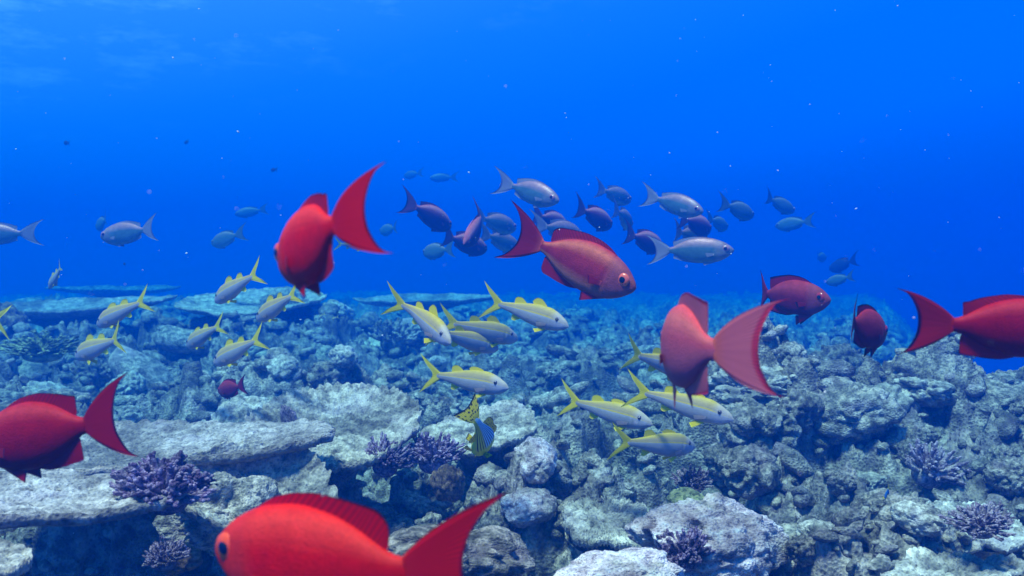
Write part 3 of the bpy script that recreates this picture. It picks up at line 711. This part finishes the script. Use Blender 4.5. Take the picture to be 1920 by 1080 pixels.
table("bright pale plate beside the striped sweetlips", (-.12, 3.15, .26), (14, -10, 0), mat=M_PALE, rx=.20, ry=.17, seed=39, stalk=.2, dish=.004, ragged=.42, thick=.014, ridges=.004)

# --- branching corals
def bush(label, px, py, d, s, mesh, rot=0, group="bushy finger corals"):
    p = at(px, py, d); o = obj("finger_coral", mesh); place(o, p, (random.uniform(-8, 8), random.uniform(-8, 8), rot), s); return tag(o, label, "coral", group)
B1 = branch_mesh("finger_coral", 4, M_PURPLE, 150, .34, .062); B2 = branch_mesh("finger_coral_b", 9, M_PURPLE, 150, .30, .048)
B3 = branch_mesh("finger_coral_c", 14, M_MAUVE, 120, .36, .05)
bush("lilac-tipped purple finger coral bush at the edge of the broad table coral", 310, 935, 1.95, (.105, .085, .085), B1)
bush("dark purple finger coral below the sloping pale plate, left of a pair", 722, 875, 2.75, .08, B2, 40)
bush("dark purple finger coral nearest the striped sweetlips, right of a pair", 812, 868, 2.85, (.10, .085, .085), B2, 150)
bush("small dark purple finger coral in front of the pinkish boulder at the bottom", 1285, 1050, 1.98, .062, B1, 80)
bush("tiny lilac finger coral behind the pinkish boulder", 1295, 915, 2.5, .055, B3, 10)
bush("mauve finger coral thicket at the right edge of the rubble", 1840, 990, 2.1, (.085, .07, .05), B3, 30)
bush("small mauve coral sprig in the dark hollow beside the front red snout", 310, 1055, 1.85, .045, B3, 20)
bush("greenish finger coral patch beside a left goatfish", 80, 665, 4.6, (.20, .14, .10), branch_mesh("finger_coral_d", 19, M_OLIVE, 90, .34, .05), 20)

# --- single boulders and coral heads that stand out
RK = [rock_mesh("coral_boulder_%d" % i, 100+i*13, M_ROCK, flat=.8, knob=.26, ks=1.9+.3*(i % 3), pits=.25, base=ICO6 if i < 3 else ICO5) for i in range(6)]
def boulder(label, px, py, d, s, mesh, rot=(0, 0, 0), cat="coral", name="coral_boulder"):
    o = obj(name, mesh); place(o, at(px, py, d), rot, s); return tag(o, label, cat, "coral boulders that stand out")
PK = rock_mesh("pink_boulder", 61, M_PINK, flat=.75, knob=.13, ks=2.2, pits=.15, base=ICO6); PK2 = rock_mesh("pink_boulder_b", 67, M_PINK, flat=.7, knob=.12, ks=1.8, pits=.1, base=ICO6)
boulder("large pinkish pale boulder below the lowest right goatfish", 1330, 1010, 2.15, (.20, .16, .13), PK, (0, 10, 30))
boulder("pinkish boulder cut off by the bottom edge, right of the front red tail", 1160, 1085, 1.85, (.14, .11, .08), PK2, (0, -4, 10))
boulder("pale topped boulder behind the pink fish's tail, dark hollow under it", 1440, 735, 3.5, (.22, .17, .11), rock_mesh("pale_top", 111, M_PALE, flat=.8, knob=.26, ks=2.4, small=.14, pits=.25, base=ICO6), (0, 5, 20))
boulder("shadowed craggy boulder under the pale topped one", 1420, 810, 3.3, (.17, .15, .16), RK[1], (20, 5, 80))
boulder("pale rounded boulder on the skyline under the right red fish", 1735, 735, 3.6, (.15, .12, .075), rock_mesh("pale_top_b", 113, M_PALE, flat=.8, knob=.2, ks=2.2, small=.12, pits=.2), (0, 14, 40))
boulder("pale boulder on the skyline at the far right edge", 1880, 745, 3.6, (.13, .13, .08), RK[3], (0, 0, 100))
boulder("craggy boulder with arch-like hollows below the dark red fish pair", 1600, 770, 3.4, (.17, .14, .12), RK[4], (30, 0, 10))
boulder("knobbly pale boulder at the edge of the dark gap, below the lowest goatfish's snout", 1400, 880, 2.9, (.11, .10, .09), RK[5], (0, 0, 60))
boulder("grey boulder right under the tail of the front red fish", 860, 1045, 1.75, (.14, .10, .075), RK[3], (0, 6, 15))
boulder("rounded brown coral head left of the sweetlips's snout", 840, 905, 2.65, (.045, .04, .055), rock_mesh("brown_head", 71, M_BROWN, flat=1.0, knob=.22, ks=2.6), (0, 0, 0), name="coral_lump")
boulder("small yellowish brown coral head on the pinkish boulder", 1290, 945, 2.2, (.05, .05, .04), rock_mesh("olive_head", 73, M_OLIVE, flat=.8, knob=.25, ks=3), name="coral_lump")
boulder("domed pale coral head standing alone above the small red fish", 532, 690, 4.6, (.085, .08, .075), rock_mesh("dome_head", 75, M_PALE, flat=.9, knob=.06, ks=5, small=.05), name="coral_lump")
boulder("dark slender sponge-like pillar at the back of the sloping plate", 548, 805, 3.0, (.028, .028, .055), rock_mesh("pillar", 77, M_MAUVE, flat=1.4, knob=.2, ks=2), (0, -12, 0), name="sponge", cat="sponge")
boulder("reddish brown lump in the dark hollow at the bottom left", 330, 1045, 1.95, (.05, .045, .035), rock_mesh("red_lump", 79, M_BROWN, flat=.9, knob=.22, ks=3), name="coral_lump")
boulder("dark boulder in shade behind the purple finger coral", 420, 960, 2.3, (.14, .11, .13), RK[1], (40, 0, 200))
boulder("bright white lump beyond the red fish's shadow side", 645, 668, 4.6, (.07, .06, .06), rock_mesh("white_lump", 81, M_PALE, flat=1, knob=.2, ks=2.4), name="coral_lump")

# --- the many lumps one can still tell apart
kinds = []
for i in range(5): kinds.append(("knobbly grey", "coral_lump", rock_mesh("coral_head_%d" % i, 200+i*7, M_ROCK, flat=.8, knob=.30, ks=2.0+.35*i, small=.16, pits=.2)))
for i in range(3): kinds.append(("pale", "coral_lump", rock_mesh("pale_head_%d" % i, 260+i*7, M_PALE, flat=.7, knob=.25, ks=2.4+.3*i, small=.10)))
kinds.append(("pinkish", "coral_lump", rock_mesh("pink_head", 291, M_PINK, flat=.7, knob=.2, ks=2.4)))
kinds.append(("olive", "coral_lump", rock_mesh("olive_head_b", 293, M_OLIVE, flat=.7, knob=.28, ks=3.2)))
kinds.append(("brown", "coral_lump", rock_mesh("brown_head_b", 295, M_BROWN, flat=.8, knob=.28, ks=3.0)))
kinds.append(("mauve branching", "finger_coral", branch_mesh("mauve_bush", 33, M_MAUVE, 70, .34, .06)))
kinds.append(("grey branching", "finger_coral", branch_mesh("grey_bush", 35, M_ROCK, 70, .36, .065)))
wts = np.array([3, 3, 3, 3, 3, 3, 2.5, 2.5, 1.2, .08, .25, .25, 2.0]); wts /= wts.sum()
cell = {}
cnt = 0
for k in range(2500):
    if cnt >= 285: break
    d = 1.9 + 6.5*rng.random()**1.5; px = rng.uniform(-40, 1960); x = (px-960)/FPX*d; y = d
    if x < -.45 and y < 2.95: continue
    if d > 4.4 and px > 1650: continue
    z = gz(x, y); s = float(.023*d**.8*np.exp(rng.normal(0, .34)))
    if any((x-a)**2+(y-b)**2 < (.75*(s+c))**2 for a, b, c in cell.values()): continue
    i = int(rng.choice(len(kinds), p=wts)); colr, nm, me = kinds[i]
    o = obj(nm, me); place(o, (x, y, z+s*.22), (rng.uniform(-20, 20), rng.uniform(-20, 20), rng.uniform(0, 360)), (s*rng.uniform(.9, 1.35), s, s*rng.uniform(.8, 1.25)))
    cell[cnt] = (x, y, s); cnt += 1
    size = "small" if s < .050 else ("mid-sized" if s < .075 else "large")
    far = "near the bottom edge" if d < 2.6 else ("in the middle of the reef" if d < 4.2 else "on the hazy far reef")
    third = ["left", "centre left", "centre right", "right"][min(3, max(0, int(px/480)))]
    txt = {"coral_lump": "lump of dead coral rock", "finger_coral": "coral clump"}[nm]
    tag(o, "%s %s %s %s, %s" % (size, colr, txt, far, third), "coral", "%s %s lumps %s, %s" % (size, colr, far, third))

# --- loose rubble nobody could count
v3, f3 = ico(2)
tmpl = []
for i in range(10):
    p = v3*np.array([1, .8, .65]); r = 1+.38*fbm(p*1.3+i*9, 3, 400+i); f1, _ = worley(p*2.2+i*5, 410+i); r = r+.30*(np.sqrt(np.clip(1-(f1/.75)**2, 0, 1))-.5)
    tmpl.append(p*r[:, None])
nR = 11000
d = 1.8 + 10*rng.random(nR)**1.7; px = rng.uniform(-120, 2040, nR); X = (px-960)/FPX*d; Z = height(X, d)
S = .0088*d**.75*np.exp(rng.normal(0, .40, nR)); A = rng.uniform(0, 6.28, nR)
VV = []; FF = []
for i in range(nR):
    tv = tmpl[i % 10]; c, s_ = math.cos(A[i]), math.sin(A[i]); ti = rng.uniform(-.6, .6)
    q = np.stack([tv[:, 0]*c-tv[:, 1]*s_, tv[:, 0]*s_+tv[:, 1]*c, tv[:, 2]+tv[:, 0]*ti], 1)*S[i]*np.array([1+.6*(i % 3 == 0), 1, 1]) + np.array([X[i], d[i], Z[i]+S[i]*.25])
    VV.append(q); FF.append(f3+i*len(v3))
rub = obj("coral_rubble", mesh_np("coral_rubble", np.concatenate(VV), np.concatenate(FF), M_ROCK))
tag(rub, "loose coral rubble strewn over the whole reef", "rubble", kind="stuff")
#PART4
# ------------------------------------------------------------------ fish
BE = "bigeye"
G_RED = "red bigeye fish close to the viewer"
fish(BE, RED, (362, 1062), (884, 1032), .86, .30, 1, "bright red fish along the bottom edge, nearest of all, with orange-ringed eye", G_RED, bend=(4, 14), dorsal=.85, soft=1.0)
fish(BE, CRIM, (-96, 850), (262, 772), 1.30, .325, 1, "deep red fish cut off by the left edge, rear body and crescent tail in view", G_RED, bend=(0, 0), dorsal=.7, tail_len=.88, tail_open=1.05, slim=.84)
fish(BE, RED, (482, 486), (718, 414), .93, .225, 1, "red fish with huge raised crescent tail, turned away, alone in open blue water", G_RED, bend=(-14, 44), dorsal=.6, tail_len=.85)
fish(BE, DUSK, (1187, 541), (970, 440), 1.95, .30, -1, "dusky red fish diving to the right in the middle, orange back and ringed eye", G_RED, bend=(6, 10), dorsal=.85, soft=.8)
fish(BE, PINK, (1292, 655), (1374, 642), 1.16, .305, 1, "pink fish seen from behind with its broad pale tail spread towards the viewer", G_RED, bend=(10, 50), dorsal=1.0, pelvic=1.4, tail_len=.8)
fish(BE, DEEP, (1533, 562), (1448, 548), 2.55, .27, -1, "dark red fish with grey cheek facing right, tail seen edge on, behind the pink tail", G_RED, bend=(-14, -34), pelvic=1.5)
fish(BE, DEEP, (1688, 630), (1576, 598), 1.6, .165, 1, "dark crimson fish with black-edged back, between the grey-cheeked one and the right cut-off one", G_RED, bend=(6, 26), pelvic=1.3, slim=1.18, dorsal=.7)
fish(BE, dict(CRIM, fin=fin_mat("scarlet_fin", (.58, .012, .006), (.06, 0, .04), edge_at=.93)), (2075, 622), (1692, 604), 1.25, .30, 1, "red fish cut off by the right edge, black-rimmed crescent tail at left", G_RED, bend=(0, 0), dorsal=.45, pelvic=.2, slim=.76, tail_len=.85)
G_SCH = "bigeye fish schooling in the hazy middle water"
def sch(mats, nose, tail, d, away, label, lod=1, FL=.30, **kw):
    if nose[1] < 520 and d > 3 and FL > .15: d, FL = d*1.32, FL*1.32          # grown fish, well back in the blue
    kw.setdefault("slim", .86 if mats is SILV or mats is GREY else .92); kw.setdefault("bend", (random.uniform(-8, 8), random.uniform(-14, 14))); kw.setdefault("dorsal", .35); kw.setdefault("anal", .3); kw.setdefault("pelvic", .7)
    return fish(BE, mats, nose, tail, d, FL, away, label, G_SCH, lod=lod, **kw)
sch(SILV, (176, 442), (296, 430), 3.8, 1, "silver fish with pink back facing left, largest on the left side")
sch(SILV, (-62, 440), (66, 437), 3.9, 1, "silver pink-backed fish half cut off by the left edge")
sch(SILV, (-60, 470), (4, 470), 3.9, 1, "pale fish at the left edge with only its tail tip in view", FL=.2)
sch(GREY, (389, 456), (463, 438), 5.6, 1, "small grey fish facing left, between the pink-backed silver one and the big red one", bend=(4, 8))
sch(GREY, (168, 424), (212, 412), 6.6, 1, "faint grey fish just above the pink-backed silver one", lod=2)
sch(GREY, (438, 402), (500, 392), 8.5, 1, "very faint fish left of the big red fish's face", lod=2)
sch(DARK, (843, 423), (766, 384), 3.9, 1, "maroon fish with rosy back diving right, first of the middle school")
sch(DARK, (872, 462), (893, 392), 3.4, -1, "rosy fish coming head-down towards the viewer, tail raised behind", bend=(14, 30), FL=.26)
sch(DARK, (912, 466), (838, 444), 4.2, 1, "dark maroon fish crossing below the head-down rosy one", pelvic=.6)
sch(GREY, (790, 472), (850, 468), 5.4, 1, "dim grey fish facing left below the first maroon one")
sch(SILV, (968, 425), (897, 410), 4.3, 1, "silver-blue fish facing right behind the dusky red fish's upper tail")
sch(SILV, (1047, 380), (937, 338), 3.6, -1, "silver pink fish diving right, highest of the middle school", dorsal=.5)
sch(SILV, (975, 462), (905, 440), 4.5, 1, "silver fish behind the lower tail lobe of the dusky red fish")
sch(DARK, (1066, 420), (1000, 406), 4.6, 1, "purplish dark fish just above the silver one over the dusky red back")
sch(SILV, (1095, 440), (1002, 424), 3.9, 1, "silver fish right over the back of the dusky red fish")
sch(DARK, (1152, 420), (1080, 393), 4.2, 1, "maroon fish facing right, touching a silver one turned away")
sch(SILV, (1188, 372), (1118, 358), 4.9, 1, "greenish silver fish facing right above the maroon one")
sch(SILV, (1190, 420), (1146, 396), 4.5, 1, "stubby silver fish turned half away beside the maroon one")
sch(SILV, (1311, 400), (1218, 364), 4.0, -1, "silver fish with white tail diving right, upper right of the school")
sch(SHADOW if False else DARK, (1342, 428), (1268, 412), 4.3, 1, "dark fish under the white-tailed silver diver")
sch(GREY, (1422, 402), (1345, 384), 4.9, 1, "greenish grey deep-bodied fish facing right, far right of the school")
sch(GREY, (1372, 424), (1320, 412), 6.0, 1, "faint fish behind the greenish grey deep-bodied one", lod=2)
sch(GREY, (1498, 394), (1432, 372), 5.8, 1, "faint greenish fish diving right, last of the school")
sch(GREY, (1462, 422), (1512, 416), 6.4, 1, "small dim dark fish facing left under the last diver", lod=2)
sch(DARK, (1250, 462), (1170, 440), 4.2, 1, "dark maroon fish with its body behind the largest silver fish")
sch(SILV, (1370, 470), (1232, 468), 3.35, -1, "largest silver fish facing right, lowest of the right group")
sch(SILV, (1334, 444), (1260, 436), 4.4, 1, "pinkish silver fish just above the largest silver one")
sch(SHADOW, (1566, 504), (1592, 488), 7.0, 1, "dim dark fish above the two dark red ones at right", lod=2)
sch(GREY, (1557, 482), (1525, 482), 9.0, 1, "very faint fish left of the dim dark one at right", lod=2)
sch(GREY, (1558, 530), (1588, 518), 8.0, 1, "faint fish just below the dim dark one at right", lod=2)
sch(SHADOW, (1732, 688), (1776, 682), 4.3, 1, "dark reef fish under the right cut-off red fish", lod=2, FL=.14)
sch(SHADOW, (1832, 710), (1808, 684), 4.2, 1, "small slim dark fish heading down at the right skyline", lod=2, FL=.11)
sch(GREY, (756, 328), (792, 326), 10.5, 1, "barely visible fish above the first maroon one", lod=2)
sch(GREY, (802, 334), (858, 332), 10.0, 1, "barely visible fish beside its faint twin, left of the topmost silver fish", lod=2)
sch(GREY, (708, 432), (746, 428), 7.5, 1, "faint fish right of the big red crescent tail", lod=2)
sch(SHADOW, (506, 318), (521, 319), 8.0, 1, "tiny dark fish high in the blue, left of the raised red tail", lod=2, FL=.1)
sch(SHADOW, (116, 266), (134, 270), 8.0, 1, "tiny dark fish high in the blue at the left", lod=2, FL=.12)
sch(SHADOW, (229, 494), (238, 496), 7.0, 1, "tiny dark speck-like fish over the left far reef", lod=2, FL=.06)
sch(SHADOW, (343, 267), (356, 266), 9.0, 1, "tiny faint fish high above the left silver fish", lod=2, FL=.1)
sch(DEEP, (404, 735), (462, 721), 3.3, 1, "small crimson fish low over the reef at the left", FL=.13, lod=1, bend=(0, 8), slim=1.35, dorsal=.7, anal=.7)
# goatfish
G_G = "yellow-tailed goatfish over the reef"
def goat(nose, tail, d, away, label, FL=.27, lod=1, **kw):
    kw.setdefault("bend", (random.uniform(-7, 7), random.uniform(-12, 12))); kw.setdefault("tail_open", random.uniform(.85, 1.1)); kw.setdefault("slim", random.uniform(1.0, 1.14))
    return fish("goatfish", GOAT, nose, tail, d, FL, away, label, G_G, lod=lod, **kw)
goat((80, 540), (124, 500), 4.2, 1, "small goatfish turned half away, highest at the far left", FL=.185, bend=(-4, -10), slim=1.15)
goat((165, 611), (287, 563), 3.0, 1, "left goatfish in front of the wide shelf coral, nose down", dorsal=.7)
goat((388, 566), (496, 513), 3.0, 1, "goatfish climbing tail-up left of the big red fish, upper of two over the shelf", bend=(0, 6))
goat((467, 601), (567, 550), 3.05, 1, "goatfish right under the big red fish's belly, over the pale shelf coral")
goat((121, 672), (240, 632), 3.0, 1, "lowest goatfish of the far left pair, full yellow fins under it", pelvic=1.3)
goat((335, 652), (428, 608), 3.4, 1, "smaller goatfish in the middle of the left group, over the rubble", dorsal=.6)
goat((386, 685), (500, 632), 2.95, 1, "lowest goatfish of the left group, above the small crimson fish")
goat((-118, 570), (22, 600), 2.9, 1, "goatfish cut off by the left edge, only its yellow tail showing")
goat((851, 640), (728, 566), 2.35, -1, "largest goatfish, steeply nose down in the middle, yellow back fin raised", dorsal=1.4, lod=0, bend=(6, 26), pelvic=1.4)
goat((972, 638), (838, 602), 2.8, 1, "goatfish behind the steep one, higher of two overlapping", lod=0)
goat((934, 658), (822, 618), 2.75, 1, "goatfish whose tail is hidden by the steep one, lower of two overlapping", lod=0)
goat((1064, 610), (918, 567), 2.6, -1, "goatfish below the dusky red fish, tail and back fins raised", lod=0, bend=(4, 10))
goat((954, 722), (800, 706), 2.5, -1, "level goatfish just above the striped sweetlips", lod=0, dorsal=.5)
goat((1322, 706), (1178, 660), 2.55, 1, "goatfish half hidden behind the pink fish, only tail and rear showing", lod=0)
goat((1216, 788), (1068, 756), 2.5, -1, "leftmost goatfish of the lower right trio", lod=0, dorsal=.5)
goat((1365, 780), (1197, 738), 2.3, -1, "largest goatfish of the lower right trio, under the pink fish's fins", lod=0, dorsal=.5, pelvic=1.3)
goat((1313, 846), (1155, 820), 2.4, 1, "lowest goatfish of the lower right trio, close above the rubble", lod=0, dorsal=.5)
goat((690, 462), (636, 458), 5.2, 1, "faint pale yellowish fish behind the big red crescent tail", FL=.2, lod=2)
goat((596, 598), (610, 588), 6.0, 1, "tiny yellow-finned fish over the far reef, left of two", FL=.07, lod=2)
goat((620, 600), (635, 594), 6.0, 1, "tiny yellow-finned fish over the far reef, right of two", FL=.07, lod=2)
fish("sweetlips", SWEET, (900, 862), (880, 756), 2.05, .215, 1, "blue and black striped sweetlips with spotted yellow tail, head down over the rubble", bend=(-16, -40), lod=0, roll=38)
fish("sweetlips", dict(SWEET, skin=fish_skin("blue_skin", [(0, (.05, .25, .75)), (.6, (.05, .3, .8)), (.8, (.8, .75, .1)), (1, (.1, .3, .7))])), (1668, 944), (1660, 908), 2.4, .07, 1, "tiny bright blue and yellow fish over the right rubble", cat="fish", lod=2)

# ------------------------------------------------------------------ drifting specks
v, f = ico(1)[0], ico(1)[1]
n = 330; PV, PF = [], []
for i in range(n):
    dd = .5+3.2*rng.random(); p = at(rng.uniform(-100, 2020), rng.uniform(-60, 1000), dd); s = .00034*dd*np.exp(rng.normal(0, .5))
    a = rng.normal(0, 1, (3, 3)); sc_ = np.array([1, 1+.9*rng.random(), .8])
    PV.append((v*sc_) @ np.linalg.qr(a)[0]*s + np.array(p)); PF.append(f+i*len(v))
mt, tt, oo = new_mat("speck"); bs = N(tt, "ShaderNodeBsdfPrincipled"); bs.inputs["Base Color"].default_value = (.85, .85, .82, 1); tt.links.new(bs.outputs[0], oo.inputs[0])
sp = obj("drifting_particles", mesh_np("drifting_particles", np.concatenate(PV), np.concatenate(PF), mt))
tag(sp, "tiny white specks drifting in the water", "particles", kind="stuff")

# ------------------------------------------------------------------ the water itself: an even blue veil
import bmesh
bm = bmesh.new(); bmesh.ops.create_cube(bm, size=1.0); me = bpy.data.meshes.new("haze"); bm.to_mesh(me); bm.free()
hz = obj("haze", me); hz.location = (0, 22, -3.95); hz.scale = (110, 62, 11.9)
mt = bpy.data.materials.new("water_haze"); mt.use_nodes = True; tt = mt.node_tree
for q in list(tt.nodes): tt.nodes.remove(q)
oo = N(tt, "ShaderNodeOutputMaterial"); pv = N(tt, "ShaderNodeVolumePrincipled")
pv.inputs["Density"].default_value = .27
pv.inputs["Color"].default_value = (0.0, .095, .37, 1)
pv.inputs["Absorption Color"].default_value = (.0, .60, 1.0, 1)
pv.inputs["Anisotropy"].default_value = .62
tt.links.new(pv.outputs[0], oo.inputs["Volume"]); me.materials.append(mt)
tag(hz, kind="stuff")
